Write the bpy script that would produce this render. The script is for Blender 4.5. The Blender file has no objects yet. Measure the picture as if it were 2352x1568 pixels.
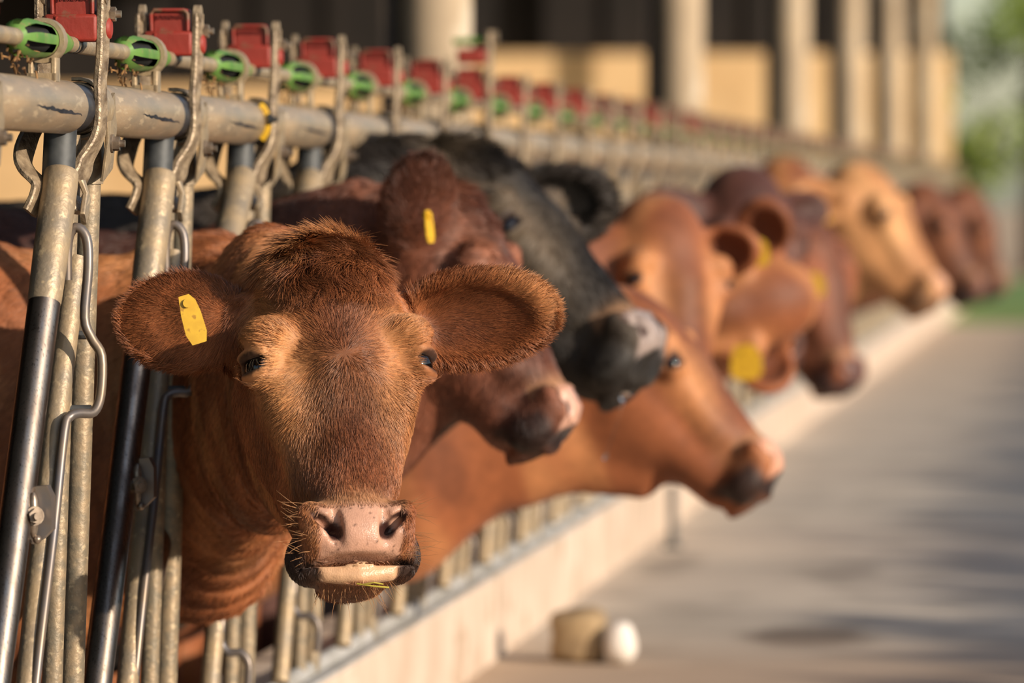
import bpy, math, random
import numpy as np
from mathutils import Vector, Matrix
rng = np.random.default_rng(7)
random.seed(7)
scene = bpy.context.scene
col = scene.collection
R = math.radians

# ---------------------------------------------------------------- camera
CZ = 0.883                                   # camera height above the feeding alley
YAW, PITCH, F = math.atan(1377 / 13066.7), math.atan(333 / 13066.7), 13066.7
cam_d = bpy.data.cameras.new('camera')
cam_d.lens = 200; cam_d.sensor_width = 36; cam_d.clip_end = 2000
cam_d.dof.use_dof = True; cam_d.dof.focus_distance = 6.45; cam_d.dof.aperture_fstop = 5.2
cam = bpy.data.objects.new('camera', cam_d); col.objects.link(cam)
cam.location = (0, 0, CZ); cam.rotation_euler = (math.pi / 2 - PITCH, 0, YAW)
scene.camera = cam
_ca, _sa, _cb, _sb = math.cos(YAW), math.sin(YAW), math.cos(PITCH), math.sin(PITCH)
RV = Vector((_ca, _sa, 0)); FV = Vector((-_sa * _cb, _ca * _cb, -_sb)); UV = RV.cross(FV)
def at(u, v, Y):
    """world point seen at photo pixel (u, v) at distance Y down the alley"""
    d = FV + RV * ((u - 1176) / F) + UV * ((784 - v) / F)
    return Vector((0, 0, CZ)) + d * (Y / d.y)

# ---------------------------------------------------------------- light
SUN_AZ, SUN_EL = R(60), R(16)                # from behind the camera, to its right, low
sd = Vector((math.sin(SUN_AZ) * math.cos(SUN_EL), -math.cos(SUN_AZ) * math.cos(SUN_EL), math.sin(SUN_EL)))
sun_d = bpy.data.lights.new('sun', 'SUN'); sun_d.energy = 5.7; sun_d.angle = R(0.6); sun_d.color = (1.0, 0.85, 0.69)
sun = bpy.data.objects.new('sun', sun_d); col.objects.link(sun)
sun.rotation_euler = sd.to_track_quat('Z', 'Y').to_euler(); sun.location = (6, -6, 6)
world = bpy.data.worlds.new('world'); scene.world = world; world.use_nodes = True
wn = world.node_tree; bg = wn.nodes['Background']
sky = wn.nodes.new('ShaderNodeTexSky'); sky.sky_type = 'NISHITA'; sky.sun_disc = False
sky.sun_elevation = R(22); sky.sun_rotation = math.pi - SUN_AZ; sky.air_density = 1.0; sky.dust_density = 1.2
wn.links.new(sky.outputs[0], bg.inputs[0]); bg.inputs[1].default_value = 0.15
scene.view_settings.view_transform = 'Standard'; scene.view_settings.look = 'None'
scene.view_settings.exposure = 0.0; scene.view_settings.gamma = 1.0
scene.view_settings.use_curve_mapping = False
scene.cycles.use_denoising = True
scene.cycles.max_bounces = 6; scene.cycles.diffuse_bounces = 3; scene.cycles.glossy_bounces = 3
scene.cycles.transparent_max_bounces = 6
scene.cycles.sample_clamp_indirect = 4.0

# ---------------------------------------------------------------- materials
def srgb(r, g, b):
    return tuple(((c / 255) / 12.92 if c / 255 <= .04045 else ((c / 255 + .055) / 1.055) ** 2.4) for c in (r, g, b)) + (1.0,)
def mat(name, c1, c2=None, scale=30, metal=0.0, rough=0.6, detail=4, bump=0.0, rough2=None, pos=(0.35, 0.65), stretch=(1, 1, 1), c3=None, scale3=200, spec=0.5, bscale=None):
    m = bpy.data.materials.new(name); m.use_nodes = True
    nt = m.node_tree; b = nt.nodes['Principled BSDF']
    b.inputs['Metallic'].default_value = metal; b.inputs['Roughness'].default_value = rough
    b.inputs['Specular IOR Level'].default_value = spec
    b.inputs['Base Color'].default_value = c1
    if c2 is not None or bump:
        tc = nt.nodes.new('ShaderNodeTexCoord'); mp = nt.nodes.new('ShaderNodeMapping')
        mp.inputs['Scale'].default_value = stretch
        nt.links.new(tc.outputs['Object'], mp.inputs[0])
        n = nt.nodes.new('ShaderNodeTexNoise'); n.inputs['Scale'].default_value = scale; n.inputs['Detail'].default_value = detail
        nt.links.new(mp.outputs[0], n.inputs['Vector'])
    if c2 is not None:
        r = nt.nodes.new('ShaderNodeValToRGB')
        r.color_ramp.elements[0].position = pos[0]; r.color_ramp.elements[1].position = pos[1]
        r.color_ramp.elements[0].color = c1; r.color_ramp.elements[1].color = c2
        nt.links.new(n.outputs['Fac'], r.inputs[0]); out = r.outputs[0]
        if c3 is not None:
            n3 = nt.nodes.new('ShaderNodeTexNoise'); n3.inputs['Scale'].default_value = scale3; n3.inputs['Detail'].default_value = 3
            nt.links.new(mp.outputs[0], n3.inputs['Vector'])
            r3 = nt.nodes.new('ShaderNodeValToRGB'); r3.color_ramp.elements[0].position = .58; r3.color_ramp.elements[1].position = .68
            nt.links.new(n3.outputs['Fac'], r3.inputs[0])
            mx = nt.nodes.new('ShaderNodeMix'); mx.data_type = 'RGBA'
            nt.links.new(r3.outputs[0], mx.inputs[0]); nt.links.new(out, mx.inputs[6]); mx.inputs[7].default_value = c3
            out = mx.outputs[2]
        nt.links.new(out, b.inputs['Base Color'])
        if rough2 is not None:
            mr = nt.nodes.new('ShaderNodeMapRange'); mr.inputs[1].default_value = pos[0]; mr.inputs[2].default_value = pos[1]
            mr.inputs[3].default_value = rough; mr.inputs[4].default_value = rough2
            nt.links.new(n.outputs['Fac'], mr.inputs[0]); nt.links.new(mr.outputs[0], b.inputs['Roughness'])
    if bump:
        nb = n
        if bscale:
            nb = nt.nodes.new('ShaderNodeTexNoise'); nb.inputs['Scale'].default_value = bscale; nb.inputs['Detail'].default_value = 4
            nt.links.new(mp.outputs[0], nb.inputs['Vector'])
        bp = nt.nodes.new('ShaderNodeBump'); bp.inputs['Strength'].default_value = bump; bp.inputs['Distance'].default_value = 0.01
        nt.links.new(nb.outputs['Fac'], bp.inputs['Height']); nt.links.new(bp.outputs[0], b.inputs['Normal'])
    return m
M = {}
M['galv'] = mat('dusty_galvanised_steel', srgb(168, 146, 114), srgb(136, 124, 106), scale=28, metal=0.3, rough=0.48, bump=0.12, bscale=160, c3=srgb(182, 162, 130), scale3=90)
M['galv_tube'] = mat('dusty_steel_tube', srgb(176, 152, 122), srgb(146, 132, 112), scale=14, metal=0.3, rough=0.42, bump=0.06, bscale=90, stretch=(3, .6, 3), c3=srgb(188, 168, 138), scale3=40)
M['galv_post'] = mat('spangled_steel_post', srgb(158, 138, 110), srgb(126, 116, 98), scale=70, metal=0.3, rough=0.48, bump=0.1, bscale=180, c3=srgb(178, 160, 130), scale3=120)
M['polished'] = mat('polished_steel', srgb(166, 156, 144), srgb(124, 112, 102), scale=20, metal=1.0, rough=0.30, rough2=0.42, stretch=(4, 4, .5), c3=srgb(104, 96, 90), scale3=150)
M['dark_steel'] = mat('dark_blue_steel', srgb(52, 56, 60), srgb(96, 98, 98), scale=26, metal=0.6, rough=0.5, rough2=.6)
M['groove'] = mat('bare_blue_steel', srgb(44, 48, 56), srgb(70, 72, 78), scale=40, metal=0.5, rough=0.4)
M['worn'] = mat('worn_strap_steel', srgb(172, 152, 124), srgb(104, 88, 70), scale=55, metal=0.25, rough=0.45, bump=0.3, bscale=130)
M['rod'] = mat('bare_rod_steel', srgb(134, 118, 100), srgb(108, 106, 108), scale=20, metal=0.55, rough=0.42)
M['bolt'] = mat('bolt_steel', srgb(168, 152, 134), srgb(120, 106, 92), scale=80, metal=0.7, rough=0.38)
M['red'] = mat('red_plastic', srgb(146, 40, 27), srgb(130, 48, 36), scale=20, rough=0.6, c3=srgb(116, 84, 62), scale3=45, bump=.08, bscale=120)
M['redd'] = mat('dusty_dark_red_plastic', srgb(96, 58, 48), srgb(128, 96, 78), scale=20, rough=0.6)
M['green'] = mat('green_plastic', srgb(74, 118, 46), srgb(98, 136, 62), scale=18, rough=0.5, c3=srgb(126, 122, 76), scale3=60)
M['black'] = mat('black_shade_fill', srgb(22, 20, 18), rough=0.7)
M['straw'] = mat('straw', srgb(150, 112, 66), srgb(92, 62, 36), scale=90, rough=.8)
M['hay'] = mat('fresh_hay', srgb(190, 176, 70), rough=.6)
M['yellow'] = mat('yellow_plastic', srgb(190, 148, 30), srgb(206, 164, 38), scale=60, rough=0.4, c3=srgb(160, 116, 26), scale3=120)
M['curb'] = mat('pale_concrete', srgb(206, 188, 170), srgb(186, 166, 146), scale=5, rough=0.85, c3=srgb(168, 144, 120), scale3=9)
M['capstone'] = mat('grey_concrete', srgb(176, 176, 174), srgb(150, 148, 142), scale=8, rough=0.8)
M['pillar'] = mat('pillar_concrete', srgb(182, 162, 134), srgb(156, 138, 114), scale=4, rough=0.85, c3=srgb(190, 176, 154), scale3=7)
M['pillar_strip'] = mat('dark_brown_strip', srgb(44, 36, 30), srgb(60, 50, 40), scale=9, rough=.7)
M['endwall'] = mat('sunny_beige_block', srgb(232, 196, 146), srgb(218, 180, 130), scale=2.5, rough=.9, c3=srgb(204, 170, 124), scale3=4)
M['boards_shade'] = mat('dark_boards_and_shade', srgb(30, 23, 18), srgb(20, 15, 12), scale=3, rough=.85)  # also puts the eave shade into the upper end wall's colour
M['roof'] = mat('dark_roof_sheet', srgb(52, 46, 40), srgb(38, 32, 28), scale=3, rough=.8)
M['bark'] = mat('bark', srgb(84, 66, 48), srgb(58, 44, 32), scale=9, rough=.9)
M['leaf'] = mat('tree_leaf', srgb(96, 122, 40), srgb(130, 146, 60), scale=1.2, rough=.6)
M['leaf_d'] = mat('dark_tree_leaf', srgb(60, 72, 24), srgb(84, 88, 36), scale=1.4, rough=.6)
M['grass'] = mat('meadow_grass', srgb(112, 140, 52), srgb(96, 122, 46), scale=3, rough=.9)
M['field'] = mat('dry_field', srgb(196, 166, 128), srgb(170, 142, 108), scale=.6, rough=.95)
M['barnfloor'] = mat('dirty_barn_floor', srgb(74, 56, 40), srgb(52, 40, 30), scale=6, rough=.9)
M['block'] = mat('tan_stone', srgb(168, 144, 108), srgb(140, 118, 88), scale=20, rough=.85)
M['white'] = mat('white_stone', srgb(236, 230, 222), srgb(220, 210, 198), scale=12, rough=.7)
M['shade_screen'] = mat('shade_screen_leaf', srgb(50, 64, 30), srgb(74, 84, 40), scale=2, rough=.8)
M['text'] = mat('red_embossed', srgb(112, 34, 24), rough=.5)
def glassy(name, c, rough, coat=1.0):
    m = bpy.data.materials.new(name); m.use_nodes = True; b = m.node_tree.nodes['Principled BSDF']
    b.inputs['Base Color'].default_value = c; b.inputs['Roughness'].default_value = rough
    b.inputs['Coat Weight'].default_value = coat * .35; b.inputs['Coat Roughness'].default_value = .02
    return m
M['eye'] = glassy('dark_wet_eye', srgb(16, 11, 10), .08)
M['drool'] = bpy.data.materials.new('clear_saliva'); M['drool'].use_nodes = True
_b = M['drool'].node_tree.nodes['Principled BSDF']; _b.inputs['Transmission Weight'].default_value = 1; _b.inputs['Roughness'].default_value = .02; _b.inputs['IOR'].default_value = 1.33

# the alley floor: grey trodden concrete with dark damp stains and straw-coloured dust
def alley_material():
    m = bpy.data.materials.new('alley_concrete'); m.use_nodes = True; nt = m.node_tree; b = nt.nodes['Principled BSDF']
    b.inputs['Roughness'].default_value = .85
    geo = nt.nodes.new('ShaderNodeNewGeometry')
    def noise(s, d=4, w=0):
        n = nt.nodes.new('ShaderNodeTexNoise'); n.inputs['Scale'].default_value = s; n.inputs['Detail'].default_value = d
        nt.links.new(geo.outputs['Position'], n.inputs['Vector']); return n
    def ramp(src, a, c, ca, cc):
        r = nt.nodes.new('ShaderNodeValToRGB'); r.color_ramp.elements[0].position = a; r.color_ramp.elements[1].position = c
        r.color_ramp.elements[0].color = ca; r.color_ramp.elements[1].color = cc; nt.links.new(src, r.inputs[0]); return r.outputs[0]
    def mix(f, a, c):
        x = nt.nodes.new('ShaderNodeMix'); x.data_type = 'RGBA'; nt.links.new(f, x.inputs[0]); nt.links.new(a, x.inputs[6])
        if hasattr(c, 'links'): nt.links.new(c, x.inputs[7])
        else: x.inputs[7].default_value = c
        return x.outputs[2]
    base = ramp(noise(1.3).outputs['Fac'], .35, .7, srgb(180, 169, 154), srgb(206, 193, 174))
    base = mix(ramp(noise(5, 6).outputs['Fac'], .52, .66, (0, 0, 0, 1), (.5, .5, .5, 1)), base, srgb(132, 122, 108))
    # damp stains: ellipses with ragged edges
    wob = noise(9, 3)
    sub = nt.nodes.new('ShaderNodeVectorMath'); sub.operation = 'SUBTRACT'; nt.links.new(wob.outputs['Color'], sub.inputs[0]); sub.inputs[1].default_value = (.5, .5, .5)
    scl = nt.nodes.new('ShaderNodeVectorMath'); scl.operation = 'SCALE'; nt.links.new(sub.outputs[0], scl.inputs[0]); scl.inputs['Scale'].default_value = .12
    add = nt.nodes.new('ShaderNodeVectorMath'); add.operation = 'ADD'; nt.links.new(geo.outputs['Position'], add.inputs[0]); nt.links.new(scl.outputs[0], add.inputs[1])
    for (u, v, wu, wy, dark) in ((1860, 1462, 190, .36, .85), (1945, 1316, 90, .55, .35), (1545, 1296, 80, .5, .35), (1560, 1430, 260, .5, .15)):
        Y = CZ * F / (v - 451); p = at(u, v, Y); rx = wu / F * Y
        s2 = nt.nodes.new('ShaderNodeVectorMath'); s2.operation = 'SUBTRACT'; nt.links.new(add.outputs[0], s2.inputs[0]); s2.inputs[1].default_value = (p.x, p.y, 0)
        m2 = nt.nodes.new('ShaderNodeVectorMath'); m2.operation = 'MULTIPLY'; nt.links.new(s2.outputs[0], m2.inputs[0]); m2.inputs[1].default_value = (1 / rx, 1 / wy, 0)
        ln = nt.nodes.new('ShaderNodeVectorMath'); ln.operation = 'LENGTH'; nt.links.new(m2.outputs[0], ln.inputs[0])
        base = mix(ramp(ln.outputs['Value'], .55, 1.05, (dark, dark, dark, 1), (0, 0, 0, 1)), base, srgb(74, 62, 52))
    # straw dust near the camera end
    sx = nt.nodes.new('ShaderNodeSeparateXYZ'); nt.links.new(add.outputs[0], sx.inputs[0])
    mr = nt.nodes.new('ShaderNodeMapRange'); mr.inputs[1].default_value = 11.6; mr.inputs[2].default_value = 10.6; mr.inputs[4].default_value = .75
    nt.links.new(sx.outputs['Y'], mr.inputs[0])
    base = mix(mr.outputs[0], base, srgb(176, 150, 122))
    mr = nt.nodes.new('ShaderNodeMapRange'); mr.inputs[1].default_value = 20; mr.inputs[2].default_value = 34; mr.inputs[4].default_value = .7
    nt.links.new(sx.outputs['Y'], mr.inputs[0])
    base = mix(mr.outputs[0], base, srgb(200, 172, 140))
    nt.links.new(base, b.inputs['Base Color'])
    return m
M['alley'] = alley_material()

def coat_material(name, rough, noise_amt, bump=0.25, spec=.35, nscale=60, sheen=0.15):
    m = bpy.data.materials.new(name); m.use_nodes = True; nt = m.node_tree; b = nt.nodes['Principled BSDF']
    b.inputs['Roughness'].default_value = rough; b.inputs['Specular IOR Level'].default_value = spec
    b.inputs['Sheen Weight'].default_value = sheen
    a = nt.nodes.new('ShaderNodeAttribute'); a.attribute_name = 'coat'
    tc = nt.nodes.new('ShaderNodeTexCoord')
    n = nt.nodes.new('ShaderNodeTexNoise'); n.inputs['Scale'].default_value = nscale; n.inputs['Detail'].default_value = 5
    nt.links.new(tc.outputs['Object'], n.inputs['Vector'])
    mr = nt.nodes.new('ShaderNodeMapRange'); mr.inputs[1].default_value = .3; mr.inputs[2].default_value = .7
    mr.inputs[3].default_value = 1 - noise_amt; mr.inputs[4].default_value = 1 + noise_amt
    nt.links.new(n.outputs['Fac'], mr.inputs[0])
    mx = nt.nodes.new('ShaderNodeMix'); mx.data_type = 'RGBA'; mx.blend_type = 'MULTIPLY'; mx.inputs[0].default_value = 1
    nt.links.new(a.outputs['Color'], mx.inputs[6]); nt.links.new(mr.outputs[0], mx.inputs[7]); nt.links.new(mx.outputs[2], b.inputs['Base Color'])
    # the hairless wet skin (alpha of the attribute) is smoother and pebbled
    mr2 = nt.nodes.new('ShaderNodeMapRange'); mr2.inputs[3].default_value = rough; mr2.inputs[4].default_value = .36
    nt.links.new(a.outputs['Alpha'], mr2.inputs[0]); nt.links.new(mr2.outputs[0], b.inputs['Roughness'])
    v = nt.nodes.new('ShaderNodeTexVoronoi'); v.inputs['Scale'].default_value = 520; nt.links.new(tc.outputs['Object'], v.inputs['Vector'])
    inv = nt.nodes.new('ShaderNodeMath'); inv.operation = 'SUBTRACT'; inv.inputs[0].default_value = 1; nt.links.new(v.outputs['Distance'], inv.inputs[1])
    ml = nt.nodes.new('ShaderNodeMath'); ml.operation = 'MULTIPLY'; hf = nt.nodes.new('ShaderNodeMath'); hf.operation = 'MULTIPLY'; hf.inputs[1].default_value = .30; nt.links.new(inv.outputs[0], hf.inputs[0]); nt.links.new(hf.outputs[0], ml.inputs[0]); nt.links.new(a.outputs['Alpha'], ml.inputs[1])
    ad = nt.nodes.new('ShaderNodeMath'); ad.operation = 'ADD'; nt.links.new(ml.outputs[0], ad.inputs[0]); nt.links.new(n.outputs['Fac'], ad.inputs[1])
    bp = nt.nodes.new('ShaderNodeBump'); bp.inputs['Strength'].default_value = bump; bp.inputs['Distance'].default_value = .004
    nt.links.new(ad.outputs[0], bp.inputs['Height']); nt.links.new(bp.outputs[0], b.inputs['Normal'])
    return m
M['hide'] = coat_material('cattle_hide', .62, .16, sheen=.04)
def hair_material():
    m = bpy.data.materials.new('cattle_hair'); m.use_nodes = True; nt = m.node_tree; b = nt.nodes['Principled BSDF']
    a = nt.nodes.new('ShaderNodeAttribute'); a.attribute_name = 'coat'
    nt.links.new(a.outputs['Color'], b.inputs['Base Color'])
    b.inputs['Roughness'].default_value = .42; b.inputs['Specular IOR Level'].default_value = .4
    return m
M['hair'] = hair_material()

# ---------------------------------------------------------------- mesh building
class MB:
    def __init__(s): s.v = []; s.f = []
    def add(s, vs, fs):
        o = len(s.v); s.v += [tuple(p) for p in vs]; s.f += [tuple(i + o for i in f) for f in fs]; return s
    def box(s, c, h, rot=None):
        vs = [Vector((x * h[0], y * h[1], z * h[2])) for x in (-1, 1) for y in (-1, 1) for z in (-1, 1)]
        if rot is not None: vs = [rot @ p for p in vs]
        return s.add([p + Vector(c) for p in vs], [(0, 1, 3, 2), (4, 6, 7, 5), (0, 4, 5, 1), (2, 3, 7, 6), (0, 2, 6, 4), (1, 5, 7, 3)])
    def sweep(s, path, prof, closed=False, up=None):
        """prof(k, t) -> list of (a, b) section points in the frame across the path"""
        P = [Vector(p) for p in path]; n = len(P); rings = []; prev = None
        for k in range(n):
            t = (P[min(k + 1, n - 1)] - P[max(k - 1, 0)]) if not closed else (P[(k + 1) % n] - P[k - 1])
            t.normalize()
            if up is not None: a = Vector(up) - t * t.dot(Vector(up))
            elif prev is None: a = t.orthogonal()
            else: a = prev - t * t.dot(prev)
            a.normalize(); prev = a; b = t.cross(a)
            rings.append([P[k] + a * x + b * y for (x, y) in prof(k)])
        m = len(rings[0]); vs = [p for r in rings for p in r]; fs = []
        for k in range(n if closed else n - 1):
            k2 = (k + 1) % n
            for j in range(m):
                fs.append((k * m + j, k * m + (j + 1) % m, k2 * m + (j + 1) % m, k2 * m + j))
        if not closed:
            fs.append(tuple(reversed(range(m)))); fs.append(tuple((n - 1) * m + j for j in range(m)))
        return s.add(vs, fs)
    def tube(s, path, r, seg=12, closed=False):
        rr = r if isinstance(r, (list, tuple)) else [r] * len(path)
        return s.sweep(path, lambda k: [(rr[k] * math.cos(2 * math.pi * j / seg), rr[k] * math.sin(2 * math.pi * j / seg)) for j in range(seg)], closed)
    def strap(s, path, w, t, up=(0, 1, 0)):
        ww = w if isinstance(w, (list, tuple)) else [w] * len(path)
        def prof(k):
            a, b, c = ww[k] / 2, t / 2, t * .22
            return [(a - c, b), (a, b - c), (a, -b + c), (a - c, -b), (-a + c, -b), (-a, -b + c), (-a, b - c), (-a + c, b)]
        return s.sweep(path, prof, up=up)
    def ball(s, c, r, seg=12, rings=8, rot=None):
        c = Vector(c); r = (r, r, r) if not isinstance(r, (list, tuple)) else r; vs = []; fs = []
        for i in range(1, rings):
            for j in range(seg):
                th, ph = math.pi * i / rings, 2 * math.pi * j / seg
                p = Vector((r[0] * math.sin(th) * math.cos(ph), r[1] * math.sin(th) * math.sin(ph), r[2] * math.cos(th)))
                vs.append(p)
        vs += [Vector((0, 0, r[2])), Vector((0, 0, -r[2]))]
        if rot is not None: vs = [rot @ p for p in vs]
        vs = [p + c for p in vs]; T, B = len(vs) - 2, len(vs) - 1
        for i in range(rings - 2):
            for j in range(seg):
                fs.append((i * seg + j, (i + 1) * seg + j, (i + 1) * seg + (j + 1) % seg, i * seg + (j + 1) % seg))
        for j in range(seg):
            fs.append((T, j, (j + 1) % seg)); fs.append((B, (rings - 2) * seg + (j + 1) % seg, (rings - 2) * seg + j))
        return s.add(vs, fs)
    def mesh(s, name, m, smooth=38):
        me = bpy.data.meshes.new(name); me.from_pydata(s.v, [], s.f); me.validate(); me.update()
        if m is not None: me.materials.append(m)
        if smooth: me.shade_smooth(); me.set_sharp_from_angle(angle=R(smooth))
        return me
def smoothpath(pts, n=6):
    P = [Vector(p) for p in pts]; out = []
    for i in range(len(P) - 1):
        p0, p1, p2, p3 = P[max(i - 1, 0)], P[i], P[i + 1], P[min(i + 2, len(P) - 1)]
        for k in range(n):
            t = k / n
            out.append(.5 * ((2 * p1) + (p2 - p0) * t + (2 * p0 - 5 * p1 + 4 * p2 - p3) * t * t + (3 * p1 - p0 - 3 * p2 + p3) * t ** 3))
    out.append(P[-1]); return out
def link(name, data, parent=None, loc=None, bevel=None):
    o = bpy.data.objects.new(name, data); col.objects.link(o)
    if parent is not None: o.parent = parent
    if loc is not None: o.location = loc
    if bevel:
        md = o.modifiers.new('bevel', 'BEVEL'); md.width = bevel; md.segments = 2; md.limit_method = 'ANGLE'
    return o
def thing(o, label, cat, group=None):
    o['label'] = label; o['category'] = cat
    if group: o['group'] = group
    return o
def struct(o): o['kind'] = 'structure'; return o
def empty(name, loc=(0, 0, 0)):
    o = bpy.data.objects.new(name, None); o.empty_display_size = .1; col.objects.link(o); o.location = loc; return o

# ================================================================ the setting
CURB_X, CURB_Z, BARN_Z = -1.165, 0.160, -0.38
def slab(name, x0, x1, y0, y1, z0, z1, m):
    b = MB(); b.box(((x0 + x1) / 2, (y0 + y1) / 2, (z0 + z1) / 2), ((x1 - x0) / 2, (y1 - y0) / 2, (z1 - z0) / 2))
    return struct(link(name, b.mesh(name, m, None)))
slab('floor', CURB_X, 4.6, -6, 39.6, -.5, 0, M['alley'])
slab('floor_barn', -16, -1.30, -6, 47, BARN_Z - .2, BARN_Z, M['barnfloor'])
slab('ground_grass', CURB_X, 30, 39.6, 62, -.5, -.01, M['grass'])
slab('ground_meadow', -30, CURB_X, 47, 62, -.5, -.01, M['grass'])
slab('ground_field', -60, 60, 62, 420, -.5, -.02, M['field'])
# kerb wall below the feed fence, cast in bays with joints
yj = [4.0, 7.6, 10.72, 12.9, 15.6, 18.6, 22, 26, 30, 34, 39.6, 45]
b = MB()
for a_, c_ in zip(yj[:-1], yj[1:]):
    b.box((CURB_X - .09, (a_ + c_) / 2, (CURB_Z - .5) / 2), (.09, (c_ - a_) / 2 - .006, (CURB_Z + .5) / 2))
struct(link('wall_curb', b.mesh('wall_curb', M['curb'], None), bevel=.008))
b = MB(); b.box((CURB_X - .010, 24.5, CURB_Z + .003), (.009, 20.5, .003))
struct(link('trim_curb', b.mesh('trim_curb', M['capstone'], None)))
# the far end of the barn: sunny block wall, eave shade painted as dark boards above it
b = MB(); b.box((-3.25, 46.4, .83), (1.95, .12, 1.22)); b.box((-10.3, 46.4, .70), (5.1, .12, 1.09))
struct(link('wall_far', b.mesh('wall_far', M['endwall'], None)))
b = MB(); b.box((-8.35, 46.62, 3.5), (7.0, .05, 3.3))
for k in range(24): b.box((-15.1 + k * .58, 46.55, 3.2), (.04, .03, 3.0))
struct(link('wall_far_shade', b.mesh('wall_far_shade', M['boards_shade'], None)))
slab('wall_back', -15.4, -15.2, -6, 46.5, BARN_Z, 7.0, M['boards_shade'])
b = MB()
rt = Matrix.Rotation(R(9), 3, 'Y')
b.box((-8.4, 20.5, 6.0), (7.4, 26.6, .05), rt)
struct(link('roof', b.mesh('roof', M['roof'], None)))

# pillars standing just behind the feed fence
PX = at(1000, 451, 12.2).x
pm = MB(); pm.tube([(0, 0, BARN_Z), (0, 0, 4.9)], .079, 24); pme = pm.mesh('pillar', M['pillar'])
cm = MB(); cm.box((-.098, .02, 2.2), (.018, .05, 2.6)); cme = cm.mesh('dark_strip', M['pillar_strip'], None)  # dark strip along one side of each pillar
bm_ = MB(); bm_.box((0, 0, BARN_Z + .012), (.15, .15, .012))
for k in range(4): bm_.tube([((-1) ** k * .11, (-1) ** (k // 2) * .11, BARN_Z + .02), ((-1) ** k * .11, (-1) ** (k // 2) * .11, BARN_Z + .045)], .012, 8)
bme = bm_.mesh('base_plate', M['dark_steel'])
plabel = ['thick pale barn pillar rising behind the fence right of the caps', 'pale barn pillar behind the fence above the front facing brown cow',
          'barn pillar third along the row, right above the dark poll', 'barn pillar fourth along the row above the pale orange head',
          'narrow barn pillar fifth along the row near the barn end', 'last lit barn pillar at the barn corner beside the trees']
for i in range(6):
    Y = (12.2, 19.2, 25.9, 31.7, 37.6, 44.6)[i]
    o = empty('barn_pillar', (PX - .0 * i, Y, 0))
    thing(o, plabel[i], 'pillar', 'barn pillars behind the feed fence')
    link('shaft', pme, o); link('side_strip', cme, o); link('base_plate', bme, o)

# ================================================================ feed fence
FX, FZ, FY1, FS = -1.165, 0.9827, 6.998, 0.665
LEAN = 0.036
def L(dx, dz, y=0.0):
    """point of a lock from its look in the photo: dx across and dz up on the picture plane, y along the fence"""
    return (dx - .163 * y, y, dz)
def lean(x, z): return x + LEAN * z
# --- the meshes of one lock, built once
def mk(fn, name, m, smooth=38):
    b = MB(); fn(b); return b.mesh(name, m, smooth)
def m_post(b):   # tall fixed post
    b.tube([(lean(.002, -.03), .105, -.03), (lean(.002, -.81), .105, -.81)], .0138, 14)
def m_post2(b):
    b.tube([(lean(-.002, -.03), .0, -.03), (lean(-.002, -.40), .0, -.40), (lean(-.002, -.81), .0, -.81)], .0118, 14)
def m_stub(b):
    b.tube([(-.006, -.045, -.024), (-.010, -.045, -.10)], .0185, 20)
nb_top, nb_bot = Vector((-.004, -.05, -.072)), Vector((-.034, -.375, -.735))
def nbp(t): return nb_top.lerp(nb_bot, t)
def m_neckbar(b):
    P = [nbp(t) for t in (.20, .3, .5, .7, .85, 1, 1.08)]; b.tube(P, .0182, 24)
def m_socket(b):
    P = [nbp(t) for t in (0, .004, .02, .14, .215, .22)]; b.tube(P, [.0185, .0195, .0202, .0200, .0190, .0183], 24)
    # ears of the socket that the straps close on
    b.strap([L(.010, -.082, -.03), L(.016, -.10, -.03), L(.012, -.125, -.05)], .02, .006)
def m_brace(b):
    P = [(nb_top.x + .006, .005, -.17), (-.010, -.12, -.45), (-.018, -.275, -.795)]; b.tube(smoothpath(P, 5), .0135, 14)
def m_near(b):
    P = smoothpath([(.035, 0, .127), (.0335, 0, .06), (.031, 0, .03), (.0315, 0, -.01), (.027, 0, -.034), (.016, -.005, -.056), (.012, -.010, -.07), (.006, -.02, -.086), (.004, -.03, -.098), (.013, -.035, -.118)], 5)
    n = len(P); w = [.022 + .016 * min(1, max(0, (k / n - .35) / .25)) - .014 * max(0, (k / n - .75) / .25) for k in range(n)]
    b.strap(P, w, .0085, up=(.25, 1, 0))
    b.tube([(.0308, 0, .127), (.0392, 0, .127)], .011, 14)
def m_far(b):
    P = smoothpath([(-.035, 0, .127), (-.0345, 0, .05), (-.035, 0, .0), (-.045, -.02, -.03), (-.048, -.05, -.055), (-.042, -.06, -.07), (-.027, -.065, -.085), (-.028, -.07, -.10), (-.036, -.075, -.118)], 5)
    b.strap(P, .028, .007, up=(.4, 1, 0))
    b.tube([(-.038, 0, .127), (-.031, 0, .127)], .012, 14)
def hexbolt(b, c, r, ln, ax=(1, 0, 0), wash=True):
    c = Vector(c); ax = Vector(ax)
    b.tube([c, c + ax * ln], r, 6)
    if wash: b.tube([c - ax * .001, c + ax * .0018], r * 1.25, 16)
    b.tube([c + ax * ln * .8, c + ax * (ln + .006)], r * .5, 10)
def m_bolt1(b): hexbolt(b, (.038, .012, .106), .0085, .009); b.tube([(-.04, .012, .106), (.04, .012, .106)], .004, 8)
def m_bolt2(b): hexbolt(b, (.039, .03, -.04), .0085, .009)
def m_clamp(b):
    pts = []
    for k in range(13):
        a = R(100 - k * 17); pts.append((.0335 * math.cos(a), .045, .0335 * math.sin(a)))
    b.strap(pts, .05, .004, up=(0, 1, 0))
    b.strap([(.031, .06, .01), (.030, .075, -.03), (.022, .09, -.075)], .05, .004, up=(0, 1, 0))
    b.tube([(lean(.002, -.03), .105, -.02), (lean(.002, -.085), .105, -.085)], .0165, 14)
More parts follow.
